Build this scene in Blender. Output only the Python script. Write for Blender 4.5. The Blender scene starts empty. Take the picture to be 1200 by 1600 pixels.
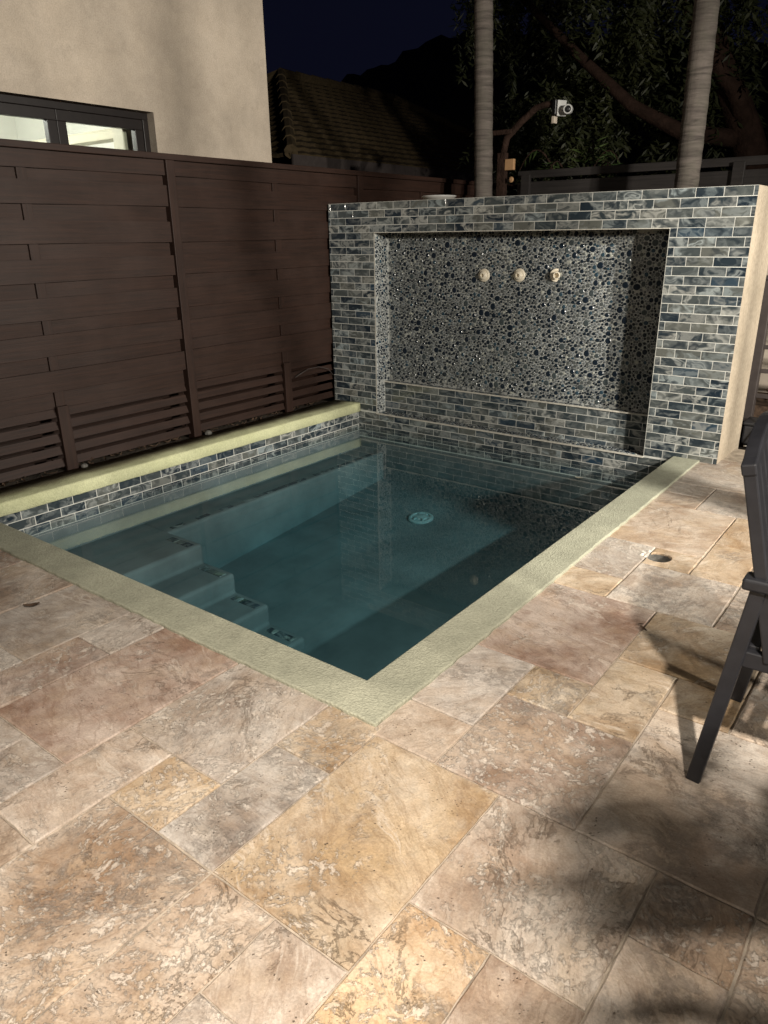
import bpy, bmesh, math, random
import numpy as np
from mathutils import Vector, Matrix
R = random.Random(7)
rad = math.radians
sc = bpy.context.scene
COL = sc.collection

# ------------------------------------------------------------------ nodes
class NT:
    def __init__(s, name):
        s.m = bpy.data.materials.new(name); s.m.use_nodes = True
        s.t = s.m.node_tree; s.t.nodes.clear()
        s.out = s.t.nodes.new('ShaderNodeOutputMaterial')
    def n(s, kind, ins=None, **props):
        nd = s.t.nodes.new('ShaderNode' + kind)
        for k, v in props.items(): setattr(nd, k, v)
        for k, v in (ins or {}).items(): s.set(nd, k, v)
        return nd
    def set(s, nd, k, v):
        sk = nd.inputs[k]
        if isinstance(v, bpy.types.NodeSocket): s.t.links.new(v, sk)
        elif isinstance(v, bpy.types.Node): s.t.links.new(v.outputs[0], sk)
        else: sk.default_value = v
    def obj(s): return s.n('TexCoord').outputs['Object']
    def noise(s, vec, scale, detail=4, rough=.55, dist=0.):
        return s.n('TexNoise', {'Vector': vec, 'Scale': scale, 'Detail': detail, 'Roughness': rough, 'Distortion': dist}).outputs['Fac']
    def vor(s, vec, scale, feature='F1', rnd=1.):
        return s.n('TexVoronoi', {'Vector': vec, 'Scale': scale, 'Randomness': rnd}, feature=feature).outputs['Distance']
    def ramp(s, fac, stops, interp='LINEAR'):
        nd = s.n('ValToRGB', {'Fac': fac}); cr = nd.color_ramp; cr.interpolation = interp
        while len(cr.elements) < len(stops): cr.elements.new(.5)
        for e, (p, c) in zip(cr.elements, stops):
            e.position = p
            e.color = (c, c, c, 1) if isinstance(c, (int, float)) else (*c[:3], 1)
        return nd.outputs['Color']
    def mix(s, fac, a, b, mode='MIX'):
        nd = s.n('Mix', data_type='RGBA', blend_type=mode)
        f = lambda c: (*c[:3], 1) if isinstance(c, tuple) else c
        s.set(nd, 0, fac); s.set(nd, 6, f(a)); s.set(nd, 7, f(b))
        return nd.outputs[2]
    def math(s, op, a, b=0., c=None):
        nd = s.n('Math', operation=op); s.set(nd, 0, a); s.set(nd, 1, b)
        if c is not None: s.set(nd, 2, c)
        return nd.outputs[0]
    def vmath(s, op, a, b):
        nd = s.n('VectorMath', operation=op); s.set(nd, 0, a); s.set(nd, 1, b)
        return nd.outputs[0]
    def mapping(s, vec, scale=(1, 1, 1), rot=(0, 0, 0)):
        return s.n('Mapping', {'Vector': vec, 'Scale': scale, 'Rotation': rot}).outputs[0]
    def bump(s, h, strength=.3, dist=.01, normal=None):
        nd = s.n('Bump', {'Height': h, 'Strength': strength, 'Distance': dist})
        if normal is not None: s.set(nd, 'Normal', normal)
        return nd.outputs[0]
    def attr(s, name): return s.n('Attribute', attribute_name=name)
    def bsdf(s, color, rough=.6, spec=.4, normal=None, metal=0., **kw):
        b = s.n('BsdfPrincipled')
        s.set(b, 'Base Color', (*color, 1) if isinstance(color, tuple) and len(color) == 3 else color)
        s.set(b, 'Roughness', rough); s.set(b, 'Specular IOR Level', spec); s.set(b, 'Metallic', metal)
        if normal is not None: s.set(b, 'Normal', normal)
        for k, v in kw.items(): s.set(b, k.replace('_', ' '), v)
        s.t.links.new(b.outputs[0], s.out.inputs['Surface'])
        return b

def simple(name, col, rough=.6, spec=.4, metal=0., var=.25, scale=20, bump=.1, bscale=60, bd=.004):
    t = NT(name); o = t.obj()
    f = t.noise(o, scale, 5, .6)
    c = t.mix(t.ramp(f, [(.3, 0.), (.7, 1.)]), tuple(x*(1-var) for x in col), tuple(min(1, x*(1+var)) for x in col))
    t.bsdf(c, rough, spec, t.bump(t.noise(o, bscale, 4), bump, bd), metal)
    return t.m

# ------------------------------------------------------------------ mesh helpers
class MB:
    def __init__(s): s.v = []; s.f = []; s.tint = []; s.seed = []; s.cur = (1, 1, 1, 1); s.cs = (0, 0, 0, 1)
    def add(s, vs, fs):
        k = len(s.v); s.v += [tuple(v) for v in vs]; s.f += [[i+k for i in f] for f in fs]
        s.tint += [s.cur]*len(vs); s.seed += [s.cs]*len(vs)
    def box(s, x0, x1, y0, y1, z0, z1):
        s.add([(x0,y0,z0),(x1,y0,z0),(x1,y1,z0),(x0,y1,z0),(x0,y0,z1),(x1,y0,z1),(x1,y1,z1),(x0,y1,z1)],
              [(3,2,1,0),(4,5,6,7),(0,1,5,4),(1,2,6,5),(2,3,7,6),(3,0,4,7)])
    def bar(s, a, b, w, h, up=(0, 0, 1)):
        a = Vector(a); b = Vector(b); d = (b-a).normalized(); u = Vector(up)
        x = d.cross(u).normalized(); y = x.cross(d).normalized()
        vs = []
        for p in (a, b):
            for sx, sy in ((-1,-1),(1,-1),(1,1),(-1,1)): vs.append(p + x*sx*w/2 + y*sy*h/2)
        s.add(vs, [(0,1,2,3),(7,6,5,4),(0,4,5,1),(1,5,6,2),(2,6,7,3),(3,7,4,0)])
    def tube(s, pts, rs, n=10, cap=True):
        pts = [Vector(p) for p in pts]
        if isinstance(rs, (int, float)): rs = [rs]*len(pts)
        rings = []; x = None
        for i, p in enumerate(pts):
            d = (pts[min(i+1, len(pts)-1)] - pts[max(i-1, 0)]).normalized()
            if x is None:
                x = d.orthogonal().normalized()
            else:
                x = (x - d*x.dot(d)).normalized()
            y = d.cross(x)
            rings.append([p + (x*math.cos(2*math.pi*k/n) + y*math.sin(2*math.pi*k/n))*rs[i] for k in range(n)])
        vs = [v for r in rings for v in r]; fs = []
        for i in range(len(pts)-1):
            for k in range(n):
                fs.append((i*n+k, i*n+(k+1)%n, (i+1)*n+(k+1)%n, (i+1)*n+k))
        if cap: fs += [tuple(range(n))[::-1], tuple(range((len(pts)-1)*n, len(pts)*n))]
        s.add(vs, fs)
    def lathe(s, c, prof, axis='z', n=24):
        # prof: list of (r, h) along the axis from c
        c = Vector(c); vs = []; fs = []
        ex = {'z': (Vector((1,0,0)), Vector((0,1,0)), Vector((0,0,1))),
              '-y': (Vector((1,0,0)), Vector((0,0,1)), Vector((0,-1,0)))}.get(axis) if isinstance(axis, str) else None
        if ex is None:
            d = Vector(axis).normalized(); a = d.orthogonal().normalized(); ex = (a, d.cross(a), d)
        for r, h in prof:
            for k in range(n):
                t = 2*math.pi*k/n
                vs.append(c + ex[0]*math.cos(t)*r + ex[1]*math.sin(t)*r + ex[2]*h)
        for i in range(len(prof)-1):
            for k in range(n): fs.append((i*n+k, i*n+(k+1)%n, (i+1)*n+(k+1)%n, (i+1)*n+k))
        fs.append(tuple(range(n))[::-1]); fs.append(tuple(range((len(prof)-1)*n, len(prof)*n)))
        s.add(vs, fs)
    def build(s, name, mat, parent=None, bevel=0., seg=2, smooth=False, attrs=False, angle=40):
        me = bpy.data.meshes.new(name); me.from_pydata(s.v, [], s.f); me.validate()
        if attrs:
            for nm, dat in (('tint', s.tint), ('seed', s.seed)):
                a = me.attributes.new(nm, 'FLOAT_COLOR', 'POINT')
                a.data.foreach_set('color', np.array(dat, dtype=np.float32).ravel())
        if not attrs:
            bm = bmesh.new(); bm.from_mesh(me); bmesh.ops.recalc_face_normals(bm, faces=bm.faces); bm.to_mesh(me); bm.free()
        me.materials.append(mat)
        o = bpy.data.objects.new(name, me); COL.objects.link(o)
        if smooth:
            for p in me.polygons: p.use_smooth = True
        if bevel:
            b = o.modifiers.new('bevel', 'BEVEL'); b.width = bevel; b.segments = seg; b.limit_method = 'ANGLE'; b.angle_limit = rad(angle)
        if parent is not None: attach(o, parent)
        return o
def attach(o, parent):
    o.parent = parent
    if parent.type == 'EMPTY': o.matrix_parent_inverse = Matrix.Translation(-parent.location)
def tag(o, label, cat, group=None):
    o['label'] = label; o['category'] = cat
    if group: o['group'] = group
    return o
def thing(name, label, cat, loc=(0, 0, 0), group=None):
    o = bpy.data.objects.new(name, None); COL.objects.link(o); o.location = loc
    o.empty_display_size = .1
    return tag(o, label, cat, group)
def struct(o): o['kind'] = 'structure'; return o

# ------------------------------------------------------------------ dimensions (metres)
W, L = 2.588, 3.131           # pool inside
ZW = -.146                    # water
H = 1.585                     # tiled wall height
XL, XR = -2.85, .264          # tiled wall ends
YB = 3.68                     # back of the tiled wall
NX0, NX1, NZ0, NZ1, ND = -2.397, -.187, -.025, 1.371, .175
LZ, LD = .224, .113           # ledge in the niche
CO = .165                     # coping width
FX = -2.86                    # fence face

# ------------------------------------------------------------------ materials
def m_travertine():
    t = NT('travertine'); o = t.obj()
    tint = t.attr('tint').outputs['Color']; seed = t.attr('seed')
    sv = seed.outputs['Vector']
    co = t.vmath('ADD', o, t.vmath('MULTIPLY', sv, (13., 17., 11.)))
    rot = t.n('VectorRotate', {'Vector': co, 'Axis': (0, 0, 1)}, rotation_type='AXIS_ANGLE')
    t.set(rot, 'Angle', t.math('MULTIPLY', seed.outputs['Fac'], 9.))
    r = rot.outputs[0]
    warp = t.n('TexNoise', {'Vector': r, 'Scale': 3.2, 'Detail': 3}).outputs['Color']
    w = t.vmath('ADD', r, t.vmath('MULTIPLY', t.vmath('SUBTRACT', warp, (.5, .5, .5)), (.17, .17, .17)))
    sx = t.n('SeparateXYZ', {'Vector': sv})
    cloud = t.noise(w, 3.4, 9, .66)
    cloud2 = t.noise(r, 9., 8, .66)
    dark = t.mix(1., tint, (.66, .58, .53), 'MULTIPLY')
    light = t.mix(.45, tint, (.66, .60, .53))
    c = t.mix(t.ramp(cloud, [(.38, 0.), (.5, .55), (.61, 1.)]), dark, light)
    hue = t.noise(t.vmath('ADD', w, (7., 3., 5.)), 2.1, 8, .68, .3)
    c = t.mix(t.math('MULTIPLY', t.ramp(hue, [(.52, 0.), (.62, 1.)]), .5), c, t.mix(.35, tint, (.50, .335, .165)))
    c = t.mix(t.math('MULTIPLY', t.ramp(hue, [(.38, 1.), (.47, 0.)]), .5), c, t.mix(.3, tint, (.43, .385, .345)))
    c = t.mix(t.math('MULTIPLY', t.ramp(cloud2, [(.47, 0.), (.66, 1.)]), .38), c, (.36, .265, .18))
    c = t.mix(1., c, t.ramp(t.noise(r, 20, 8, .72), [(.34, .87), (.66, 1.16)]), 'MULTIPLY')
    # flowing bands
    b = t.mapping(w, (2.2, 8., 1.))
    band = t.noise(b, 1.4, 8, .62, .5)
    line = t.ramp(band, [(.45, 0.), (.488, .9), (.497, 0.), (.56, 0.), (.573, .8), (.585, 0.)])
    c = t.mix(t.math('MULTIPLY', line, .42), c, t.mix(1., tint, (.46, .37, .31), 'MULTIPLY'))
    pale = t.ramp(band, [(.6, 0.), (.635, 1.), (.66, 0.)])
    c = t.mix(t.math('MULTIPLY', pale, .4), c, (.68, .62, .54))
    # filled pores: pale crusts in patches, heavier on some slabs
    zn = t.math('ADD', t.noise(r, 4.6, 4, .55, .4), t.math('MULTIPLY_ADD', sx.outputs[2], .30, -.13))
    zone = t.ramp(zn, [(.52, 0.), (.62, 1.)])
    fine = t.noise(w, 40, 8, .74)
    crust = t.math('MULTIPLY', t.ramp(fine, [(.525, 0.), (.575, 1.)]), zone)
    c = t.mix(t.math('MULTIPLY', crust, .54), c, (.66, .60, .525))
    # grey pitted patches
    zn2 = t.math('ADD', t.noise(t.vmath('ADD', w, (4., 9., 2.)), 3.6, 6, .66), t.math('MULTIPLY_ADD', sx.outputs[1], .22, -.11))
    z2 = t.ramp(zn2, [(.54, 0.), (.62, 1.)])
    dirt = t.math('MULTIPLY', t.ramp(t.noise(w, 34, 9, .8), [(.47, 0.), (.54, 1.)]), z2)
    c = t.mix(t.math('MULTIPLY', dirt, .48), c, (.19, .165, .145))
    # wiggly brown veins
    vn = t.noise(t.vmath('ADD', w, (1., 6., 3.)), 2.6, 10, .72, .6)
    vz = t.ramp(t.noise(r, 2.4, 3), [(.54, 0.), (.62, 1.)])
    ck = t.math('MULTIPLY', t.ramp(vn, [(.488, 0.), (.5, 1.), (.512, 0.)]), vz)
    c = t.mix(t.math('MULTIPLY', ck, .42), c, (.22, .15, .095))
    pit = t.math('MULTIPLY', t.ramp(t.vor(w, 75), [(.1, 1.), (.2, 0.)]), t.ramp(t.noise(r, 11, 3), [(.53, 0.), (.63, 1.)]))
    c = t.mix(t.math('MULTIPLY', pit, .75), c, (.12, .09, .065))
    grain = t.noise(o, 170, 3, .6)
    c = t.mix(1., c, t.ramp(grain, [(.25, .8), (.75, 1.16)]), 'MULTIPLY')
    h = t.math('ADD', t.math('MULTIPLY', crust, .35), t.math('ADD', t.math('MULTIPLY', cloud2, .9), t.math('MULTIPLY', fine, .5)))
    h = t.math('SUBTRACT', h, t.math('ADD', t.math('MULTIPLY', pit, .6), t.math('ADD', t.math('MULTIPLY', ck, .4), t.math('MULTIPLY', dirt, .2))))
    nrm = t.bump(h, .8, .006, t.bump(grain, .25, .002))
    rg = t.ramp(cloud2, [(.3, .5), (.7, .72)])
    t.bsdf(c, rg, .35, nrm)
    return t.m
def m_stucco(name, col, col2, scale=70, strength=.9):
    t = NT(name); o = t.obj()
    f = t.noise(o, 5, 6, .65); g = t.noise(o, scale, 5, .6); v = t.vor(o, scale*1.1)
    c = t.mix(t.ramp(f, [(.32, 0.), (.68, 1.)]), col, col2)
    c = t.mix(t.ramp(g, [(.32, .5), (.6, 0.)]), c, tuple(x*.62 for x in col))
    c = t.mix(1., c, t.ramp(t.noise(o, 1.7, 8, .7), [(.36, .78), (.62, 1.06)]), 'MULTIPLY')
    c = t.mix(t.math('MULTIPLY', t.ramp(t.noise(t.vmath('ADD', o, (5., 2., 8.)), 9, 8, .75), [(.56, 0.), (.68, 1.)]), .3), c, tuple(x*.5 for x in col))
    h = t.math('ADD', g, t.math('MULTIPLY', v, .5))
    t.bsdf(c, .85, .2, t.bump(h, strength, .008))
    return t.m
def m_tile():
    t = NT('marbled_glass_tile'); o = t.obj()
    ta = t.attr('tint'); tint = ta.outputs['Vector']
    sep = t.n('SeparateXYZ', {'Vector': tint})
    co = t.vmath('ADD', o, t.vmath('MULTIPLY', tint, (9., 13., 7.)))
    sq = t.mapping(co, (1., 1., 1.6))
    warp = t.n('TexNoise', {'Vector': sq, 'Scale': 9., 'Detail': 2}).outputs['Color']
    w = t.vmath('ADD', sq, t.vmath('MULTIPLY', t.vmath('SUBTRACT', warp, (.5, .5, .5)), (.16, .16, .16)))
    sw = t.noise(w, 6.5, 2, .45, 1.9)
    base = t.ramp(sep.outputs[0], [(0., (.016, .026, .038)), (.25, (.034, .046, .054)), (.55, (.066, .078, .080)), (.8, (.12, .125, .112)), (1., (.022, .046, .074))])
    pale = t.ramp(sep.outputs[1], [(0., (.23, .26, .265)), (.5, (.43, .43, .395)), (1., (.29, .345, .36))])
    k = t.ramp(sw, [(.42, 0.), (.53, .45), (.60, 1.), (.66, .85), (.70, .2)])
    c = t.mix(t.math('MULTIPLY', k, t.ramp(sep.outputs[2], [(0., .25), (1., 1.)])), base, pale)
    dk = t.ramp(t.noise(w, 10, 2, .5, .8), [(.54, 0.), (.70, .65)])
    c = t.mix(dk, c, (.012, .02, .03))
    nrm = t.bump(t.noise(o, 17, 2), .18, .01)
    t.bsdf(c, .10, .55, nrm)
    return t.m
def m_pebble():
    t = NT('glazed_pebble'); o = t.obj()
    c = t.attr('tint').outputs['Color']
    c = t.mix(1., c, t.ramp(t.noise(o, 90, 3), [(.3, .75), (.7, 1.2)]), 'MULTIPLY')
    t.bsdf(c, .22, .5, t.bump(t.noise(o, 160, 2), .12, .003))
    return t.m
def m_wood(name, col, grain_axis='y'):
    t = NT(name); o = t.obj()
    s = {'y': (30, 1.2, 30), 'z': (30, 30, 1.2), 'x': (1.2, 30, 30)}[grain_axis]
    g = t.noise(t.mapping(o, s), 2.2, 6, .65, .3)
    f = t.noise(o, 3.5, 5, .6)
    c = t.mix(t.ramp(g, [(.3, 0.), (.7, 1.)]), tuple(x*.60 for x in col), tuple(x*1.35 for x in col))
    c = t.mix(t.math('MULTIPLY', t.ramp(f, [(.45, 0.), (.7, 1.)]), .35), c, tuple(x*1.5+.008 for x in col))
    t.bsdf(c, .6, .3, t.bump(g, .3, .004))
    return t.m
M = {}
M['trav'] = m_travertine()
M['joint'] = simple('joint_sand', (.38, .325, .26), .9, .1, var=.45, scale=14, bump=.6, bscale=220)
M['soil'] = simple('soil', (.05, .042, .034), .95, .1, var=.4, scale=6, bump=.6, bscale=40, bd=.02)
M['coping'] = m_stucco('olive_stucco_coping', (.355, .36, .275), (.465, .465, .355), 120, .55)
M['coping_lit'] = m_stucco('olive_stucco_painted_light', (.56, .575, .34), (.67, .68, .43), 120, .5)  # same stucco as the other coping, stronger yellowish light put into its colour
def add_dirt_shade(m):  # brown dirt together with dappled leaf shade, painted darker towards the fence
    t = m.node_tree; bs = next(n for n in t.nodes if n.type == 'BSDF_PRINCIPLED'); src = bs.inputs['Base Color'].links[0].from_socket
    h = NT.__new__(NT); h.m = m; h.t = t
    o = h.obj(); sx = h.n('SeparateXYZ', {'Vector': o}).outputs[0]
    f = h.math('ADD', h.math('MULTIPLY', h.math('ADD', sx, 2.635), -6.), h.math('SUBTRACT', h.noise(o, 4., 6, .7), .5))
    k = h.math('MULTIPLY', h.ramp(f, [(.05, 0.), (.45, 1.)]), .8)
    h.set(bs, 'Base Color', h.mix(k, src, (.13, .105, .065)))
add_dirt_shade(M['coping_lit'])
M['cream'] = m_stucco('cream_wall_stucco', (.43, .36, .27), (.50, .425, .325), 45, .3)
M['house'] = m_stucco('house_stucco', (.465, .395, .315), (.50, .43, .35), 120, .35)
M['tile'] = m_tile(); M['pebble'] = m_pebble()
M['grout'] = simple('pale_grout', (.60, .60, .56), .85, .2, var=.12, scale=30, bump=.3, bscale=200)
M['grout2'] = simple('mosaic_grout', (.34, .35, .335), .85, .2, var=.35, scale=7, bump=.3, bscale=200)
M['trim'] = simple('cream_edge_grout', (.60, .57, .50), .8, .2, var=.15, scale=40, bump=.3, bscale=150)
M['plaster'] = simple('pool_plaster', (.15, .165, .168), .7, .2, var=.2, scale=3.5, bump=.15, bscale=90)
M['fence'] = m_wood('brown_fence_paint', (.0205, .0090, .0055))
M['post'] = m_wood('brown_post_paint', (.0205, .0090, .0055), 'z')
M['rear'] = m_wood('dark_rear_fence', (.022, .019, .018), 'x')
M['frame'] = simple('dark_window_frame', (.010, .0072, .0065), .45, .4, var=.2, scale=15)
M['white'] = simple('white_paint', (.74, .74, .70), .7, .3, var=.03, scale=3, bump=.05)
M['trimroom'] = simple('beige_trim', (.55, .52, .42), .5, .3, var=.06)
M['nozzle'] = simple('cream_plastic', (.72, .65, .52), .45, .4, var=.06, scale=50, bump=.05)
M['chair'] = simple('charcoal_metal', (.017, .0175, .021), .42, .45, metal=0., var=.18, scale=30, bump=.08, bscale=300, bd=.001)
M['trunk'] = None
M['plasticw'] = simple('white_plastic', (.55, .55, .53), .4, .4, var=.04)
M['black'] = simple('black_plastic', (.012, .012, .013), .35, .5, var=.2)
M['leaf'] = None
M['bin'] = simple('dark_bin_plastic', (.02, .02, .022), .5, .4, var=.3)
M['dryleaf'] = simple('dry_leaf_brown', (.07, .045, .03), .8, .2, var=.5, scale=40)
M['boxtan'] = simple('tan_box_plastic', (.34, .20, .10), .5, .3, var=.1)
M['gate'] = simple('brown_gate_metal', (.055, .045, .042), .5, .4, var=.15)
M['hole'] = simple('grey_cup_concrete', (.10, .095, .085), .85, .2, var=.4, scale=40, bump=.5)
M['drain'] = simple('pale_drain_plastic', (.30, .35, .35), .5, .3, var=.06)
M['dirtyw'] = simple('weathered_cream_wall', (.52, .45, .37), .85, .2, var=.2, scale=4, bump=.3)

def m_trunk():
    t = NT('ringed_palm_bark'); o = t.obj()
    ring = t.noise(t.mapping(o, (2.5, 2.5, 30)), 1., 7, .68, .9)
    f = t.noise(o, 9, 5, .6); s = t.noise(t.mapping(o, (40, 40, 3)), 1., 3)
    c = t.mix(t.ramp(ring, [(.35, 0.), (.62, 1.)]), (.045, .038, .034), (.130, .110, .097))
    c = t.mix(t.math('MULTIPLY', t.ramp(f, [(.4, 0.), (.7, 1.)]), .5), c, (.09, .085, .066))
    h = t.math('ADD', ring, t.math('MULTIPLY', s, .5))
    t.bsdf(c, .85, .2, t.bump(h, .6, .01)); return t.m
M['trunk'] = m_trunk()
def m_leaf(name, a, b):
    t = NT(name); o = t.obj()
    c = t.mix(t.ramp(t.noise(o, 3.5, 4), [(.35, 0.), (.65, 1.)]), a, b)
    bs = t.bsdf(c, .55, .3); return t.m
M['leaf'] = m_leaf('pepper_tree_leaf', (.012, .016, .0055), (.028, .031, .011))
M['frond'] = m_leaf('palm_frond_leaf', (.035, .065, .02), (.07, .10, .03))
M['bark'] = simple('reddish_bark', (.026, .015, .011), .9, .1, var=.4, scale=12, bump=.8, bscale=30, bd=.02)
def m_roof():
    t = NT('clay_roof_tile'); o = t.obj()
    f = t.noise(o, 2.5, 5, .6); g = t.noise(o, 22, 3)
    c = t.mix(t.ramp(f, [(.35, 0.), (.65, 1.)]), (.036, .026, .013), (.058, .042, .020))
    c = t.mix(t.ramp(g, [(.4, .5), (.6, 0.)]), c, (.08, .055, .03))
    t.bsdf(c, .85, .2, t.bump(g, .4, .02)); return t.m
M['roof'] = m_roof()
def m_water():
    t = NT('pool_water'); o = t.obj()
    nrm = t.bump(t.noise(o, 2.6, 3), .02, .02)
    fac = t.n('LayerWeight', {'Blend': .5, 'Normal': nrm}).outputs['Facing']
    fr = t.n('Math', {0: t.math('POWER', fac, 5.), 1: .96, 2: .022}, operation='MULTIPLY_ADD')
    tr = t.n('BsdfTransparent', {'Color': (.97, .99, .99, 1)})
    gl = t.n('BsdfGlossy', {'Color': (1, 1, 1, 1), 'Roughness': 0.0, 'Normal': nrm})
    mx = t.n('MixShader', {0: fr.outputs[0], 1: tr.outputs[0], 2: gl.outputs[0]})
    t.t.links.new(mx.outputs[0], t.out.inputs['Surface'])
    va = t.n('VolumeAbsorption', {'Color': (.24, .645, .715, 1), 'Density': .85})
    t.t.links.new(va.outputs[0], t.out.inputs['Volume'])
    return t.m
M['water'] = m_water()
def m_glass():
    t = NT('window_glass')
    fr = t.n('Fresnel', {'IOR': 1.45})
    mx = t.n('MixShader', {0: fr.outputs[0], 1: t.n('BsdfTransparent', {'Color': (.92, .95, .93, 1)}).outputs[0],
                           2: t.n('BsdfGlossy', {'Color': (1, 1, 1, 1), 'Roughness': .02}).outputs[0]})
    t.t.links.new(mx.outputs[0], t.out.inputs['Surface']); return t.m
M['glass'] = m_glass()

# ------------------------------------------------------------------ ground and paving
def ring_sheet(name, mat, z, x0, x1, y0, y1, hx0, hx1, hy0, hy1):
    b = MB()
    xs = [x0, hx0, hx1, x1]; ys = [y0, hy0, hy1, y1]
    vs = [(x, y, z) for y in ys for x in xs]; fs = []
    for j in range(3):
        for i in range(3):
            if i == 1 and j == 1: continue
            fs.append((j*4+i, j*4+i+1, (j+1)*4+i+1, (j+1)*4+i))
    b.add(vs, fs)
    return struct(b.build(name, mat))
ring_sheet('ground', M['soil'], -.05, -400, 400, -400, 400, -2.75, .1, -.1, 3.2)
jb = MB(); gx = [-2.95, -2.70, .11, .364, .504, 5.5]; gy = [-6, -.11, 1.465, 1.605, 3.45, 3.6]
jb.add([(x, y, -.006) for y in gy for x in gx],
       [(j*6+i, j*6+i+1, j*6+i+7, j*6+i+6) for j in range(5) for i in range(5) if not (i == 1 and j in (1, 2, 3)) and not (i == 3 and j == 2)])
struct(jb.build('joint_bed', M['joint']))

X0, Y0, MOD = .184, -.188, .2032
T = {'G': (.46, .35, .215), 'T': (.42, .325, .235), 'B': (.345, .245, .19), 'P': (.52, .455, .385), 'Y': (.43, .39, .345),
     'O': (.49, .345, .19), 'R': (.39, .29, .215)}
PV = [(0,1,0,1,'T'),(0,1,1,3,'Y'),(1,2,2,3,'G'),(0,2,3,6,'B'),(0,1,6,7,'G'),(0,1,7,9,'P'),(1,3,6,8,'P'),(1,2,8,9,'O'),
      (2,3,8,10,'O'),(2,4,10,12,'O'),(0,2,9,12,'T'),(3,5,6,9,'P'),(2,4,4,6,'G'),(2,3,2,4,'G'),(1,3,0,2,'R'),(3,4,3,4,'G'),
      (4,6,3,5,'P'),(3,5,0,3,'P'),(4,5,-1,0,'R'),(4,5,-3,-1,'P'),(2,4,-2,0,'P'),(2,3,-4,-2,'O'),(3,4,-4,-2,'R'),
      (0,2,-3,0,'G'),(1,2,-4,-3,'P'),(1,2,-6,-4,'P'),(0,1,-6,-3,'T'),(-2,0,-6,-3,'T'),(-2,-1,-3,-2,'G'),(-1,0,-3,-1,'Y'),
      (-1,0,-1,0,'G'),(-3,-1,-2,0,'Y'),(-3,-2,-4,-2,'P'),(-3,-2,-6,-4,'T'),(-5,-3,-3,0,'B'),(-4,-3,-6,-3,'Y'),(-5,-4,-5,-3,'Y'),
      (-6,-5,-1,0,'Y'),(-6,-5,-3,-1,'B'),(-8,-6,-2,0,'Y'),(-8,-6,-4,-2,'Y'),(-10,-8,-3,0,'Y'),(0,1,12,13,'T'),(0,1,13,14,'P'),(1,3,12,14,'P'),
      (5,7,-3,0,'T'),(4,6,5,6,'G'),(0,3,14,17,'Y'),(5,6,0,3,'T')]
occ = {}
for k, (a, b, c, d, _) in enumerate(PV):
    for i in range(a, b):
        for j in range(c, d):
            if (i, j) in occ: print('paver overlap', PV[occ[(i, j)]], PV[k], (i, j))
            occ[(i, j)] = k
def free(i, j):
    if (i, j) in occ: return False
    if i < 0 and j >= 0: return False
    if i < -15: return False
    return True
sizes = [(2,3),(3,2),(2,2),(1,2),(2,1),(1,1)]
for j in range(-18, 17):
    for i in range(-15, 24):
        if not free(i, j): continue
        opts = sizes[:]; R.shuffle(opts); opts.sort(key=lambda s: -s[0]*s[1] + R.uniform(-2.5, 2.5))
        for (w, h) in opts + [(1, 1)]:
            cells = [(i+p, j+q) for p in range(w) for q in range(h)]
            if all(free(*c) for c in cells) and i+w <= 24:
                for c in cells: occ[c] = -1
                PV.append((i, i+w, j, j+h, R.choice('TGPYRTB' if i > -2 else 'YTBY'))); break
HC, HR = (.434, 1.535), .052    # round hole broken into one paver
pb = MB()
def subdiv(poly, step=.03, jit=.0011):
    out = []
    n = len(poly)
    for k in range(n):
        a = Vector(poly[k]); b = Vector(poly[(k+1) % n]); d = b-a; m = max(1, int(d.length/step))
        nn = Vector((d.y, -d.x)).normalized() if d.length > 0 else Vector((0, 0))
        for q in range(m):
            p = a + d*q/m
            if q: p = p + nn*R.uniform(-jit, jit)
            else: p = p + Vector((R.uniform(-jit, jit), R.uniform(-jit, jit)))
            out.append(p)
    return out
def inset(pts, d):
    n = len(pts); res = []
    for k in range(n):
        a, p, b = pts[k-1], pts[k], pts[(k+1) % n]
        e1 = (p-a).normalized(); e2 = (b-p).normalized()
        n1 = Vector((-e1.y, e1.x)); n2 = Vector((-e2.y, e2.x)); m = n1+n2
        m = m/ max(.6, m.dot(n1)) if m.length > 1e-6 else n1
        res.append(p + m*d)
    return res
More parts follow.
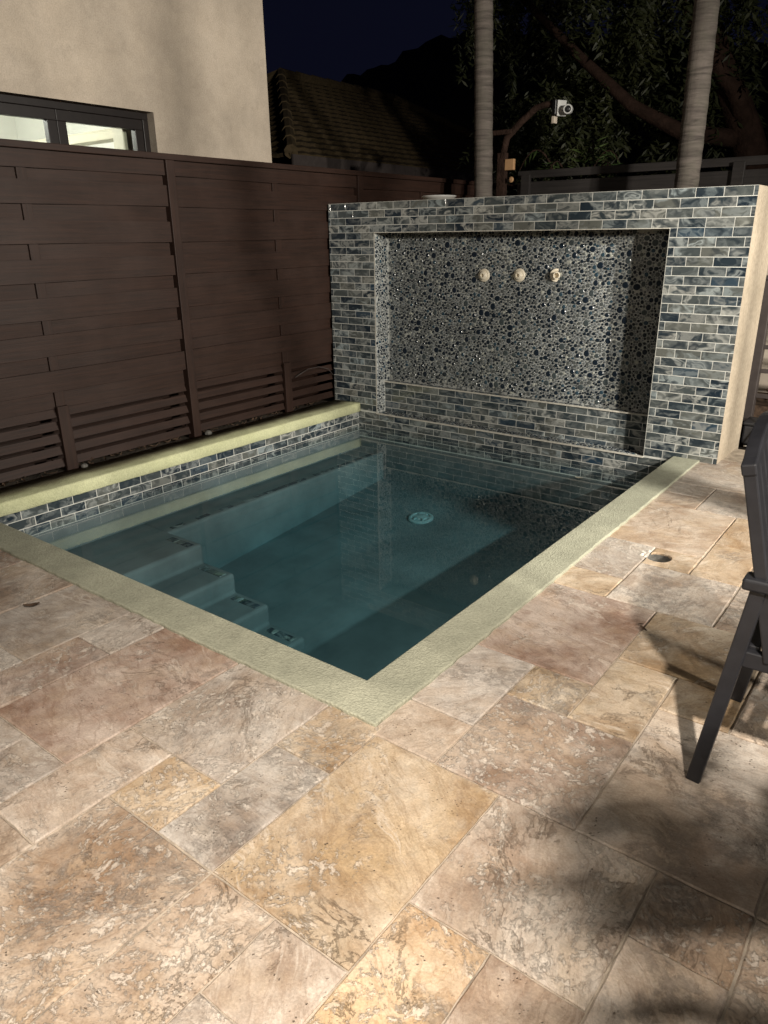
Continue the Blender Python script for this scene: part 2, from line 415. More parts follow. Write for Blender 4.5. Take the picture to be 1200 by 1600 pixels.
for (a, b, c, d, tn) in PV:
    g = R.uniform(.0018, .0030)
    x0, x1, y0, y1 = X0+a*MOD+g, X0+b*MOD-g, Y0+c*MOD+g, Y0+d*MOD-g
    if a == 0 and c >= 0: x0 = CO - .012
    if d == 0 and b <= 0: y1 = -CO + .012
    if a == -15: x0 = -2.95
    if y1 > 3.40: y1 = 3.40
    if x0 < XR and y1 > L - .01: y1 = L - .012 if x1 < XR else y1
    poly = [(x0, y0), (x1, y0), (x1, y1), (x0, y1)]
    if (a, b, c, d) == (1, 2, 8, 9):
        hx, hy = HC; dx = hx - x0; hh = math.sqrt(max(1e-6, HR*HR - dx*dx))
        a0 = math.atan2(hh, -dx); arc = []
        for q in range(25):
            th = a0 - (2*a0)*q/24      # from upper left clockwise through the right to lower left
            arc.append((hx + HR*math.cos(th), hy + HR*math.sin(th)))
        arc = [(hx + HR*math.cos(a0 - 2*a0*q/24), hy + HR*math.sin(a0 - 2*a0*q/24)) for q in range(25)]
        y1 = max(y1, hy+HR+.004)
        poly = [(x0, y0), (x1, y0), (x1, y1), (x0, y1)] + arc
    t0 = T[tn]; k = R.uniform(.86, 1.12); hv = R.uniform(-.02, .02)
    pb.cur = (t0[0]*k+hv, t0[1]*k, t0[2]*k-hv*.8, 1); pb.cs = (R.random(), R.random(), R.random(), 1)
    pts = subdiv(poly); z = R.uniform(-.0012, .0012)
    o1 = pts; o2 = inset(pts, R.uniform(.003, .0048)); n = len(pts)
    vs = [(p.x, p.y, -.013) for p in o1] + [(p.x, p.y, z-.0035+R.uniform(-.0006, .0006)) for p in o1] + [(p.x, p.y, z) for p in o2]
    fs = []
    for r in range(2):
        for q in range(n): fs.append((r*n+q, r*n+(q+1) % n, (r+1)*n+(q+1) % n, (r+1)*n+q))
    fs.append(tuple(range(2*n, 3*n)))
    pb.add(vs, fs)
struct(pb.build('patio_paving', M['trav'], attrs=True))
# the broken round hole
b = MB(); hx, hy = HC
b.lathe((hx, hy, -.046), [(.10, .0385), (HR+.001, .0395), (HR-.001, .034), (HR-.006, .006), (HR-.025, .0), (.002, .003)], 'z', 36)
b.f = [q for q in b.f if len(q) == 4]+[list(range(180, 216))]
hb = b.build('deck_hole', M['hole']); tag(hb, 'round grey hole left open in the orange paver beside the pool coping', 'hole')
b = MB()
for k in range(7):
    a = R.uniform(2.2, 4.3); r = R.uniform(.048, .075)
    p = (hx+math.cos(a)*r-.01, hy+math.sin(a)*r, .004); s = R.uniform(.005, .014)
    b.add([(p[0]+s*math.cos(q*1.05)*R.uniform(.7, 1.2), p[1]+s*math.sin(q*1.05)*R.uniform(.7, 1.2), .001) for q in range(6)] + [(p[0], p[1], .002+s*.5)],
          [(q, (q+1) % 6, 6) for q in range(6)])
tag(b.build('stone_chips', M['trim']), 'pale chips of broken stone at the edge of the round hole', 'rubble')

# ------------------------------------------------------------------ pool
pool = thing('swimming_pool', 'small rectangular plunge pool with grey plaster and an olive stucco rim', 'pool', (-W/2, L/2, 0))
FZ0, FZ1 = -.84, -.575          # floor, front and back
b = MB()
b.add([(-W, 0, FZ0), (0, 0, FZ0), (0, L, FZ1), (-W, L, FZ1), (-W, 0, -.05), (0, 0, -.05), (0, L, -.05), (-W, L, -.05)],
      [(0, 1, 2, 3), (1, 0, 4, 5), (2, 1, 5, 6), (0, 3, 7, 4)])
b.add([(-W, L-.001, -1.), (0, L-.001, -1.), (0, L-.001, -.246), (-W, L-.001, -.246)], [(0, 1, 2, 3)])
b.add([(-W-.02, -.02, -1.0), (.02, -.02, -1.0), (.02, L+.02, -1.0), (-W-.02, L+.02, -1.0)], [(0, 1, 2, 3)])
b.build('pool_shell', M['plaster'], pool)
# bench along the fence side
BX = -2.335
b = MB(); b.box(-W-.01, BX, .94, L+.01, -.95, -.347); b.build('bench', M['plaster'], pool, .018, 3)
# steps: one stepped prism
SY = .955; zs = [-.347-.117*k for k in range(4)]; nx = [-2.02+.27*k for k in range(4)]
prof = [(-W-.01, -.95)]
prof.append((-W-.01, zs[0]))
for k in range(4):
    prof.append((nx[k], zs[k]))
    prof.append((nx[k], zs[k+1] if k < 3 else -.95))
b = MB(); n = len(prof)
vs = [(x, -.01, z) for x, z in prof] + [(x, SY, z) for x, z in prof]
b.add(vs, [tuple(range(n)), tuple(range(n, 2*n))[::-1]] + [(q, (q+1) % n, n+(q+1) % n, n+q) for q in range(n)])
steps = b.build('steps', M['plaster'], pool, .022, 4)
def tint_rand(b): b.cur = (R.random(), R.random(), R.random(), 1)
def tile_on(b, o, u, v, nrm, w, h, th=.0009, ch=.0006):
    o, u, v, nrm = Vector(o), Vector(u), Vector(v), Vector(nrm)
    tl = [R.uniform(-.0003, .0003) for _ in range(4)]
    base = [o, o+u*w, o+u*w+v*h, o+v*h]
    top = [o+u*ch+v*ch+nrm*(th+tl[0]), o+u*(w-ch)+v*ch+nrm*(th+tl[1]), o+u*(w-ch)+v*(h-ch)+nrm*(th+tl[2]), o+u*ch+v*(h-ch)+nrm*(th+tl[3])]
    b.add(base+top, [(0,1,5,4),(1,2,6,5),(2,3,7,6),(3,0,4,7),(4,5,6,7)])
for k in range(4):
    b = MB(); wd = .063
    for q in range(3):
        tint_rand(b); tile_on(b, (nx[k]-.225+q*(wd+.003), .865, zs[k]), (1,0,0), (0,1,0), (0,0,1), wd, .048, .003)
    b.build('step_tile_strip', M['tile'], steps, attrs=True)
y = 1.0
while y < 3.0:
    b = MB(); b.cur = (R.uniform(0, .3), R.random()*.4, R.uniform(0, .4), 1)
    tile_on(b, (BX-.058, y, -.347), (1,0,0), (0,1,0), (0,0,1), .035, .10, .003); y += R.choice((.104, .104, .2))
    b.build('bench_tile', M['tile'], pool, attrs=True)
# floor drain
dx, dy = -1.60, 2.62; dz = FZ0+(FZ1-FZ0)*dy/L
b = MB(); sl = math.atan2(FZ1-FZ0, L)
ax = (0, -math.sin(sl), math.cos(sl))
b.lathe((dx, dy, dz), [(.095, 0), (.095, .010), (.085, .017), (.072, .017), (.068, .010), (.05, .010), (.046, .02), (.012, .024)], ax, 28)
for q in range(6):
    a = q*math.pi/3+.3
    b.bar((dx+.047*math.cos(a), dy+.047*math.sin(a), dz+.016), (dx+.073*math.cos(a), dy+.073*math.sin(a), dz+.016), .012, .012)
b.build('drain_cover', M['drain'], pool)

# tile cladding of a rectangle: rows run along u, counted down from the top
PX, PZ, GAP = .1535, .0534, .0042
def clad(b, o, u, v, nrm, w, h, phase=0., rowphase=0):
    o, u, v = Vector(o), Vector(u), Vector(v)
    r = 0; z = h
    while z > .006:
        z0 = max(0, z-PZ+GAP); x = -PX + ((phase + (.5 if (r+rowphase) % 2 else 0.)) % 1.)*PX
        x += (R.uniform(-.004, .004))
        while x < w:
            a, c = max(0, x), min(w, x+PX-GAP)
            if c-a > .008 and z-z0 > .006:
                tint_rand(b); tile_on(b, o+u*a+v*z0, u, v, nrm, c-a, z-z0)
            x += PX
        z -= PZ; r += 1
# left tile band
b = MB(); b.box(-W-.03, -W+.001, -.02, L, -.193, -.032); b.build('band_grout', M['grout'], pool)
b = MB(); clad(b, (-W+.001, 0, -.1925), (0,1,0), (0,0,1), (1,0,0), L, .1925-.034, .3); b.build('tile_band', M['tile'], pool, attrs=True)
# front and right coping: one L of stucco with a softly ragged outer edge
def coping_mesh(name, top, bottom, inner, outer_rag, label):
    pass
IN = [(-2.9, 0.), (0., 0.), (0., L-.002)]
OUT = [(CO, L-.002), (CO, -CO), (-2.9, -CO)]
poly = [Vector(p) for p in IN]
out = []
for k in range(len(OUT)-1):
    a, c = Vector(OUT[k]), Vector(OUT[k+1]); m = int((c-a).length/.035)
    for q in range(m):
        p = a+(c-a)*q/m
        if q: p += Vector((R.uniform(-.003, .003), R.uniform(-.003, .003)))
        out.append(p)
out.append(Vector(OUT[-1])); out[0] = Vector(OUT[0])
poly = poly+out
def strip_pts(path, k):
    return path
b = MB(); n = len(poly)
b.add([(p.x, p.y, -.07) for p in poly]+[(p.x, p.y, .013) for p in poly],
      [tuple(range(n))[::-1], tuple(range(n, 2*n))]+[(q, (q+1) % n, n+(q+1) % n, n+q) for q in range(n)])
o = b.build('coping', M['coping'], pool, .006, 3); o['label'] = 'flush olive stucco coping along the front and right edges'
# raised left coping
b = MB(); ny = 60
prof = [(-2.595, -.034), (-2.574, -.032), (-2.570, -.027), (-2.570, .032), (-2.574, .040), (-2.584, .044), (-2.70, .042), (-2.845, .036), (-2.845, -.034)]
vs = []; m = len(prof)
for q in range(ny+1):
    y = -.3+(L-.002+.3)*q/ny
    for (x, z) in prof: vs.append((x+(R.uniform(-.0025, .0025) if x > -2.62 else 0), y, z+R.uniform(-.0015, .0015)))
fs = [tuple(range(m)), tuple(range(ny*m, ny*m+m))[::-1]]
for q in range(ny):
    for k in range(m): fs.append((q*m+k, q*m+(k+1) % m, (q+1)*m+(k+1) % m, (q+1)*m+k))
b.add(vs, fs); o = b.build('raised_coping', M['coping_lit'], pool, smooth=True); o['label'] = 'raised olive coping under the brown fence, stronger light painted as yellow-green'
# water
b = MB(); b.box(-W-.012, .012, -.012, L+.008, -.97, ZW)
struct(b.build('water', M['water']))
# floating leaf and speck on the water
b = MB()
def leafshape(b, c, ln, wd, ang, curl=.2, z0=0.):
    c = Vector(c); d = Vector((math.cos(ang), math.sin(ang), 0)); p = Vector((-d.y, d.x, 0)); vs = []; fs = []
    for q in range(6):
        t = q/5; ww = wd*math.sin(math.pi*(.08+.9*t))
        for s in (-1, 0, 1): vs.append(c + d*ln*(t-.5) + p*ww*s/2 + Vector((0, 0, z0 + curl*ln*(abs(s)*.3+.5*(2*t-1)**2))))
    for q in range(5):
        for s in range(2): fs.append((q*3+s, q*3+s+1, (q+1)*3+s+1, (q+1)*3+s))
    b.add(vs, fs)
leafshape(b, (-.486, 2.822, ZW+.002), .055, .03, .2, .08)
tag(b.build('floating_leaf', M['trimroom']), 'small pale leaf floating on dark water near the far right corner', 'leaf')
for nm, p, ln, wd, an, lb in (('dry_leaf', (-1.393, -.372, .004), .06, .028, 1.0, 'dark curled dry leaf lying on grey pavers left of the pool'),
                          ('dry_leaf', (.599, .857, .004), .04, .016, -.6, 'dark elongated dropping on the gold paver by the chair'),
                          ('dry_leaf', (.579, .889, .004), .018, .011, .4, 'small dark dropping above the elongated one on the gold paver')):
    b = MB(); leafshape(b, p, ln, wd, an, .25); tag(b.build(nm, M['dryleaf']), lb, 'debris')

# ------------------------------------------------------------------ tiled feature wall
wall = thing('tiled_wall', 'water feature wall of marbled blue tiles with a pebble mosaic niche', 'wall', ((XL+XR)/2, 3.4, 0))
b = MB()
b.box(XL, XR, L+ND, YB, -1., H)                         # back block
b.box(XL, NX0, L, L+ND, -1., H); b.box(NX1, XR, L, L+ND, -1., H)
b.box(NX0, NX1, L, L+ND, NZ1, H-.0005); b.box(NX0, NX1, L, L+ND, -1., NZ0)
b.box(NX0, NX1, L+LD, L+ND, NZ0, LZ)
b.build('wall_body', M['cream'], wall)
b = MB()                                                  # grout sheet under the tiles
e = .003
def sheet(b, x0, x1, z0, z1, y): b.add([(x0,y,z0),(x1,y,z0),(x1,y,z1),(x0,y,z1)], [(0,1,2,3)])
for r in ((XL, XR, NZ1, H), (XL, NX0, NZ0, NZ1), (NX1, XR, NZ0, NZ1), (XL, XR, -.245, NZ0)): sheet(b, *r, L-e)
sheet(b, NX0, NX1, NZ0, LZ, L+LD-e)
b.build('grout', M['grout'], wall)
b = MB(); y = L-e
zt = NZ1
U, V, Nn = (1,0,0), (0,0,1), (0,-1,0)
clad(b, (XL, y, NZ1+.002), U, V, Nn, XR-XL, H-NZ1-.004, .15)
zh = NZ1-NZ0
clad(b, (XL, y, NZ0+.002), U, V, Nn, NX0-XL-.004, zh-.002, .15)
clad(b, (NX1+.004, y, NZ0+.002), U, V, Nn, XR-NX1-.004, zh-.002, .25)
clad(b, (XL, y, -.24), U, V, Nn, XR-XL, .24+NZ0-.002, .15, 0)
clad(b, (NX0+.004, L+LD-e, NZ0), U, V, Nn, NX1-NX0-.008, LZ-NZ0-.004, .45)
b.build('tile_cladding', M['tile'], wall, attrs=True)
# cream edge lines of the niche
b = MB(); q = .005
b.bar((NX0, L-.006, NZ0), (NX0, L-.006, NZ1), .011, .012); b.bar((NX1, L-.005, NZ0), (NX1, L-.005, NZ1), .004, .010)
b.bar((NX0, L-.005, NZ1), (NX1, L-.005, NZ1), .010, .004, (0,0,1)); b.bar((NX0-.003, L-.006, NZ0), (NX1, L-.006, NZ0), .012, .009)
b.bar((NX0, L+LD-.006, LZ), (NX1, L+LD-.006, LZ), .012, .009)
b.bar((NX0+.003, L+ND-.003, LZ), (NX0+.003, L+ND-.003, NZ1), .009, .009); b.bar((NX0+.003, L+LD-.005, NZ0), (NX0+.003, L+LD-.005, LZ), .006, .006)
b.build('edge_trim', M['trim'], wall)
# pebble mosaic
rng = np.random.default_rng(5)
def pack(w, h, stages, res=.0016, gap=.0010):
    nx_, ny_ = int(w/res), int(h/res)
    D = np.full((ny_, nx_), 1., np.float32)
    out = []
    for (r0, r1, count) in stages:
        got = 0
        for rep in range(6):
            ok = np.argwhere(D >= r0+gap)
            if len(ok) == 0 or got >= count: break
            ok = ok[rng.permutation(len(ok))[:max(4000, count*3)]]
            for (iy, ix) in ok:
                a = D[iy, ix]-gap
                if a < r0: continue
                r = min(a, rng.uniform(r0, r1)*1.0)
                if r < r0: r = r0
                x, yy = (ix+.5)*res, (iy+.5)*res
                out.append((x, yy, r)); got += 1
                k = int((r+.030)/res)
                y0, y1, x0, x1 = max(0, iy-k), min(ny_, iy+k+1), max(0, ix-k), min(nx_, ix+k+1)
                gy, gx = np.mgrid[y0:y1, x0:x1]
                d = np.sqrt((gy-iy)**2+(gx-ix)**2)*res-r
                np.minimum(D[y0:y1, x0:x1], d, out=D[y0:y1, x0:x1])
                if got >= count: break
    return out
def pebbles(b, o, u, v, nrm, w, h, big=True):
    A = w*h
    st = [(.0165, .0230, int(A*60)), (.0115, .0158, int(A*360)), (.0075, .0105, int(A*1700)), (.0050, .0070, int(A*2600)), (.0034, .0047, int(A*2400))]
    if not big: st = st[1:]
    o, u, v, nrm = Vector(o), Vector(u), Vector(v), Vector(nrm)
    for (x, y_, r) in pack(w, h, st):
        if x-r < -.004 or y_-r < -.004 or x+r > w+.004 or y_+r > h+.004: continue
        n = 14 if r > .009 else (9 if r > .005 else 7)
        k = R.random()
        if r > .0150: c = (.010, .018, .030) if k < .72 else (.06, .075, .08)
        elif r > .0095: c = (.012, .02, .03) if k < .52 else ((.09, .10, .10) if k < .85 else (.03, .06, .085))
        elif k < (.30 if r > .0068 else .12): c = (.012, .019, .028)
        elif k < .34: c = (.42, .43, .38)
        else:
            g = R.uniform(.085, .21); c = (g*.90, g*1.0, g*1.05)
        b.cur = (*c, 1); cx = o+u*x+v*y_; hh = min(.0034, r*.4)
        ph = R.random()*6; ec = R.uniform(.9, 1.1)
        ring = [(math.cos(ph+6.2832*q/n)*ec, math.sin(ph+6.2832*q/n)/ec) for q in range(n)]
        vs = [cx+(u*a+v*c2)*r for a, c2 in ring]+[cx+(u*a+v*c2)*r*.78+nrm*hh for a, c2 in ring]
        b.add(vs, [(q, (q+1) % n, n+(q+1) % n, n+q) for q in range(n)]+[tuple(range(n, 2*n))])
gb = MB(); yb = L+ND-.002
sheet(gb, NX0, NX1, LZ, NZ1, yb)
gb.add([(NX0+.002, L, NZ0), (NX0+.002, L+ND, NZ0), (NX0+.002, L+ND, NZ1), (NX0+.002, L, NZ1)], [(0,1,2,3)])
gb.add([(NX1-.002, L, NZ0), (NX1-.002, L, NZ1), (NX1-.002, L+ND, NZ1), (NX1-.002, L+ND, NZ0)], [(0,1,2,3)])
gb.add([(NX0, L, NZ0+.002), (NX1, L, NZ0+.002), (NX1, L+LD, NZ0+.002), (NX0, L+LD, NZ0+.002)], [(0,1,2,3)])
gb.add([(NX0, L+LD, LZ+.002), (NX1, L+LD, LZ+.002), (NX1, L+ND, LZ+.002), (NX0, L+ND, LZ+.002)], [(0,1,2,3)])
gb.build('mosaic_grout', M['grout2'], wall)
b = MB()
pebbles(b, (NX0+.005, yb, LZ+.003), U, V, Nn, NX1-NX0-.008, NZ1-LZ-.005)
pebbles(b, (NX0+.002, L+ND-.004, LZ+.004), (0,-1,0), V, (1,0,0), ND-.008, NZ1-LZ-.006, False)
pebbles(b, (NX0+.002, L+LD-.008, NZ0+.004), (0,-1,0), V, (1,0,0), LD-.012, LZ-NZ0-.004, False)
pebbles(b, (NX1-.002, L+.004, NZ0+.004), (0,1,0), V, (-1,0,0), ND-.008, NZ1-NZ0-.006, False)
pebbles(b, (NX0+.004, L+.006, NZ0+.002), U, (0,1,0), (0,0,1), NX1-NX0-.008, LD-.012, False)
pebbles(b, (NX0+.004, L+LD+.006, LZ+.002), U, (0,1,0), (0,0,1), NX1-NX0-.008, ND-LD-.010, False)
b.build('pebble_mosaic', M['pebble'], wall, attrs=True)
# three jet nozzles
for k, (x, z) in enumerate(((-1.526, 1.072), (-1.243, 1.078), (-.965, 1.084))):
    b = MB(); yy = L+ND-.002
    if k < 2:
        b.lathe((x, yy, z), [(.046, 0), (.046, .006), (.040, .013), (.032, .014), (.031, .022), (.022, .030), (.0135, .033), (.012, .028), (.0095, .028), (.009, .014)], '-y', 28)
    else:
        b.lathe((x, yy, z), [(.044, 0), (.043, .006), (.032, .010), (.030, .006), (.026, .006), (.025, .04), (.021, .046), (.017, .046), (.016, .012)], (.45, -1, 0), 28)
    o = b.build('jet_nozzle', M['nozzle'], wall, smooth=False)
    if k == 2: o['label'] = 'open-ended jet nozzle without a cap, right of the other two'
# white dish on the wall top
b = MB(); b.lathe((-1.965, 3.36, H+.001), [(.07, 0), (.10, .006), (.125, .024), (.130, .030), (.120, .034), (.06, .038), (.01, .039)], 'z', 32)
tag(b.build('shallow_dish', M['plasticw'], smooth=True), 'white round lid lying on top of the tiled wall', 'lid')

# ------------------------------------------------------------------ brown fence (left)
fence = thing('wooden_fence', 'tall brown wooden fence of overlapping wide boards behind the left coping', 'fence', (FX, 2, 0))
FT = 1.842; Y_A, Y_B = -2.9, 6.3
b = MB(); b.box(FX-.05, FX+.03, Y_A, Y_B, FT-.035, FT); b.build('cap_rail', M['fence'], fence, .003)
def board(b, y0, y1, z0, z1, xf, th=.018, bow=0.):
    # a board with slightly uneven edges
    k = 24; vs = []
    a0, a1 = R.uniform(-.003, .003), R.uniform(-.003, .003); tw = R.uniform(-.003, .003)
    for q in range(k+1):
        t = q/k; y = y0+(y1-y0)*t; s = a0*(1-t)+a1*t+.002*math.sin(6*t+a0*999); bw = bow*math.sin(2*math.pi*t)**2
        for (x, z) in ((xf-th, z0), (xf, z0), (xf+tw, z1), (xf-th, z1)): vs.append((x+bw, y, z+s))
    fs = [(0,1,2,3), (k*4+3, k*4+2, k*4+1, k*4)]
    for q in range(k):
        for j in range(4): fs.append((q*4+j, (q+1)*4+j, (q+1)*4+(j+1) % 4, q*4+(j+1) % 4))
    b.add(vs, fs)
POSTS = [-2.13, -.25, 1.645, 3.53, 5.42]; BAT = [p+.94 for p in POSTS[:-1]]
edges = [(FT-.035, 1.722, 1), (1.722, 1.652, 0)]
z = 1.652
while z > .5:
    edges.append((z, z-.110, 1)); edges.append((z-.110, z-.110-.095, 0)); z -= .205
zb = z
for i in range(len(POSTS)-1):
    y0, y1 = POSTS[i], POSTS[i+1]
    bf, bs = MB(), MB()
    for (zt, zl, fr) in edges:
        if fr:
            board(bf, y0+.01, y1-.01, zl-.006, zt+.006, FX+R.uniform(-.002, .002), bow=-.007)
        else:
            board(bs, y0+.01, y1-.01, zl-.012, zt+.012, FX-.031, bow=.007)
    bf.build('front_boards', M['fence'], fence); bs.build('back_boards', M['fence'], fence)
    lo = MB()
    z = zb-.015; 
    while z > .06:
        lo.bar((FX-.035, y0+.02, z-.026), (FX-.035, y1-.02, z-.026), .016, .050, (-.45, 0, 1)); z -= .076
    lo.build('louver_slats', M['fence'], fence)
b = MB(); b.box(FX-.335, FX-.31, Y_A, Y_B, 0, .75); b.build('backing_board', M['fence'], fence)
for y in BAT:
    b = MB(); b.box(FX-.0315, FX-.0155, y-.028, y+.028, zb, FT-.036); b.box(FX-.020, FX+.006, y-.036, y+.036, .02, zb+.002)
    b.build('batten', M['post'], fence, .002)
for y in POSTS:
    b = MB(); b.box(FX-.05, FX+.020, y-.034, y+.030, .02, FT-.034); b.build('post', M['post'], fence, .003)
# litter behind / under the fence
b = MB()
for k in range(420):
    leafshape(b, (R.uniform(FX-.22, FX-.02), R.uniform(-.2, 3.0), R.uniform(.0, .05)), R.uniform(.02, .07), R.uniform(.008, .025), R.uniform(0, 6.3), R.uniform(.1, .6))
o = b.build('leaf_litter', M['dryleaf']); o['kind'] = 'stuff'; o['label'] = 'dry leaf litter caught under the louvered foot of the fence'
b = MB(); b.box(FX-.30, FX-.03, -.6, 3.1, -.05, .02); struct(b.build('planting_strip', M['soil']))
for (yy, xx, s) in ((1.72, FX+.035, .028), (.75, FX+.03, .022)):
    b = MB(); b.lathe((xx, yy, .036), [(s*.9, 0), (s, s*.4), (s*.75, s*.8), (s*.2, s)], 'z', 8)
    o = b.build('stone_bit', M['hole']); tag(o, 'small stone on the raised coping at the foot of the ' + ('main fence post' if yy > 1 else 'left fence batten'), 'stone')
b = MB(); b.tube([(FX+.012, 2.66, .30), (FX+.02, 2.80, .345), (FX+.02, 2.93, .345), (FX+.015, 3.05, .31), (FX+.015, 3.11, .25)], .0035, 6)
tag(b.build('loose_wire', M['gate'], smooth=True), 'thin loose wire curling off the fence beside the tiled wall', 'wire')

# ------------------------------------------------------------------ house on the left
house = thing('house', 'beige stucco house above the fence with a dark framed lit window', 'house', (-5, 0, 0))
HX = -3.6; HY = 3.285; WY0, WY1, WZ0, WZ1 = -.35, 2.135, 1.35, 2.192
b = MB()
b.box(HX-.2, HX, -6, WY0, -.05, 6.5); b.box(HX-.2, HX, WY1, HY, -.05, 6.5)
b.box(HX-.2, HX, WY0, WY1, -.05, WZ0); b.box(HX-.2, HX, WY0, WY1, WZ1, 6.5)
b.box(-11, HX-.2, HY-.2, HY, -.05, 6.5)
b.build('wall', M['house'], house)
b = MB(); b.box(-11.2, HX+.15, -6.2, HY+.15, 6.5, 6.62); b.build('flat_roof', M['house'], house)
FXW = HX-.075
b = MB()
def fr(b, y0, y1, z0, z1, w, x, d):
    b.box(x-d, x, y0, y1, z1-w, z1); b.box(x-d, x, y0, y1, z0, z0+w); b.box(x-d, x, y0, y0+w, z0+w, z1-w); b.box(x-d, x, y1-w, y1, z0+w, z1-w)
fr(b, WY0, WY1, WZ0, WZ1, .045, FXW, .07)
win = b.build('window', M['frame'], house, .003)
mid = 1.425
for (y0, y1) in ((WY0+.045, .56), (.56, mid), (mid, WY1-.045)):
    b = MB(); fr(b, y0+.001, y1-.001, WZ0+.046, WZ1-.046, .066, FXW-.008, .05); b.build('sash', M['frame'], win, .003)
    b = MB(); b.box(FXW-.038, FXW-.032, y0+.06, y1-.06, WZ0+.1, WZ1-.1); b.build('pane', M['glass'], win)
b = MB()   # lit room inside
x0, x1, y0, y1, z0, z1 = -7.0, HX-.202, -1.2, 2.95, 0, 2.9
b.add([(x0,y0,z0),(x1,y0,z0),(x1,y1,z0),(x0,y1,z0),(x0,y0,z1),(x1,y0,z1),(x1,y1,z1),(x0,y1,z1)], [(0,1,2,3),(7,6,5,4),(4,5,1,0),(6,7,3,2),(7,4,0,3)])
b.build('room', M['white'], house)
b = MB(); b.box(-6.9, HX-.35, 2.32, 2.46, 2.10, 2.165); b.box(-6.9, HX-.35, 2.34, 2.44, 2.165, 2.18); b.box(HX-.36, HX-.23, 2.02, 2.20, .4, 2.6); b.box(HX-.375, HX-.355, 2.04, 2.06, .4, 2.6)
b.build('room_trim', M['trimroom'], house, .006)

# ------------------------------------------------------------------ neighbour's house, hill, rear fence
nb = thing('neighbour_house', 'neighbour house with a brown tiled hip roof in the dark behind the fence', 'house', (-8, 9, 0))
EX, RX, EZ, RZ = -5.5, -8.0, 2.25, 3.69; EY0, EY1, RY0, RY1 = 5.5, 13.3, 7.95, 10.9; BXN = -10.5
b = MB(); b.box(BXN+.4, EX-.4, EY0+.4, EY1-.4, -.05, EZ+.05); b.build('wall', M['soil'], nb)
b = MB(); rows = 17
def roof_face(b, A, B, C, D):   # eave A-B, ridge C (over A) - D (over B)
    A, B, C, D = map(Vector, (A, B, C, D)); nn = (B-A).cross(C-A).normalized()
    if nn.z < 0: nn = -nn
    for r in range(rows):
        t0, t1 = r/rows, (r+1)/rows
        p0, p1 = A.lerp(C, t0), B.lerp(D, t0); q0, q1 = A.lerp(C, t1), B.lerp(D, t1)
        m = max(2, int((p1-p0).length/.11)); vs = []
        for k in range(m+1):
            s = k/m; wob = .006*math.cos(k*math.pi)
            vs += [p0.lerp(p1, s)+nn*(.0+wob), p0.lerp(p1, s)+nn*(.045+wob), q0.lerp(q1, s)+nn*(.004+wob)]
        fs = []
        for k in range(m): fs += [(k*3, k*3+3, k*3+4, k*3+1), (k*3+1, k*3+4, k*3+5, k*3+2)]
        b.add(vs, fs)
c1, c2, c3, c4 = (EX, EY0, EZ), (EX, EY1, EZ), (BXN, EY1, EZ), (BXN, EY0, EZ); r1, r2 = (RX, RY0, RZ), (RX, RY1, RZ)
roof_face(b, c1, c2, r1, r2); roof_face(b, c4, c1, r1, r1); roof_face(b, c2, c3, r2, r2); roof_face(b, c3, c4, r2, r1)
rf = b.build('roof', M['roof'], nb)
b = MB()
for a_, b_ in ((c1, r1), (c2, r2), (c3, r2), (c4, r1), (r1, r2)):
    a_, b_ = Vector(a_)+Vector((0,0,.05)), Vector(b_)+Vector((0,0,.05)); m = max(3, int((b_-a_).length/.35))
    for k in range(m): b.tube([a_.lerp(b_, k/m), a_.lerp(b_, (k+1.1)/m)], [.085, .068], 8)
b.build('ridge_cap', M['roof'], rf)
b = MB(); b.bar((EX+.02, EY0, EZ-.06), (EX+.02, EY1, EZ-.06), .03, .16); b.build('fascia', M['gate'], nb)
b = MB()   # hill silhouette
xs = np.linspace(-60, 60, 121); vs = []; fs = []
def hz(x):
    h = 10.6+1.2*math.sin(x*.11+.4)+.9*math.sin(x*.31)+.5*math.sin(x*.9+1)+.3*math.sin(x*2.1)
    return h
P0 = (-31.5, 36)
prof = [(-80, 2), (-40, 4), (-31.5, 9.7), (-29.8, 10.0), (-27, 10.25), (-25.6, 10.7), (-24.0, 11.05), (-22.4, 11.0), (-21, 11.05), (-17, 10.2), (-10, 9), (0, 7.), (20, 6), (60, 4)]
xsn = np.linspace(-80, 60, 281)
hh = np.interp(xsn, [p[0] for p in prof], [p[1] for p in prof])
for i, x in enumerate(xsn):
    h = hh[i]+.10*math.sin(x*3.1)+.08*math.sin(x*7.7+1)
    for k, (fy, fz) in enumerate(((30, 0), (33, .5), (36, 1.), (44, .9), (70, 0.))): vs.append((x, fy, -.06 if fz == 0 else h*fz))
for i in range(len(xsn)-1):
    for k in range(4): fs.append((i*5+k, (i+1)*5+k, (i+1)*5+k+1, i*5+k+1))
b.add(vs, fs); struct(b.build('hill', M['soil'], smooth=True))
rear = thing('rear_fence', 'low dark horizontal rail fence at the back beneath the trees', 'fence', (0, 5.2, 0))
for k, (z0, z1) in enumerate(((1.83, 1.895), (1.66, 1.80), (1.47, 1.63), (1.28, 1.44), (1.09, 1.25), (.5, 1.05))):
    b = MB(); b.box(-2.3, 4.5, 5.2, 5.235, z0, z1); b.build('rail', M['rear'], rear, .004)
for x in (-2.2, -.35, 1.5, 3.3):
    b = MB(); b.box(x-.045, x+.045, 5.16, 5.199, -.05, 1.86); b.build('post', M['rear'], rear, .004)
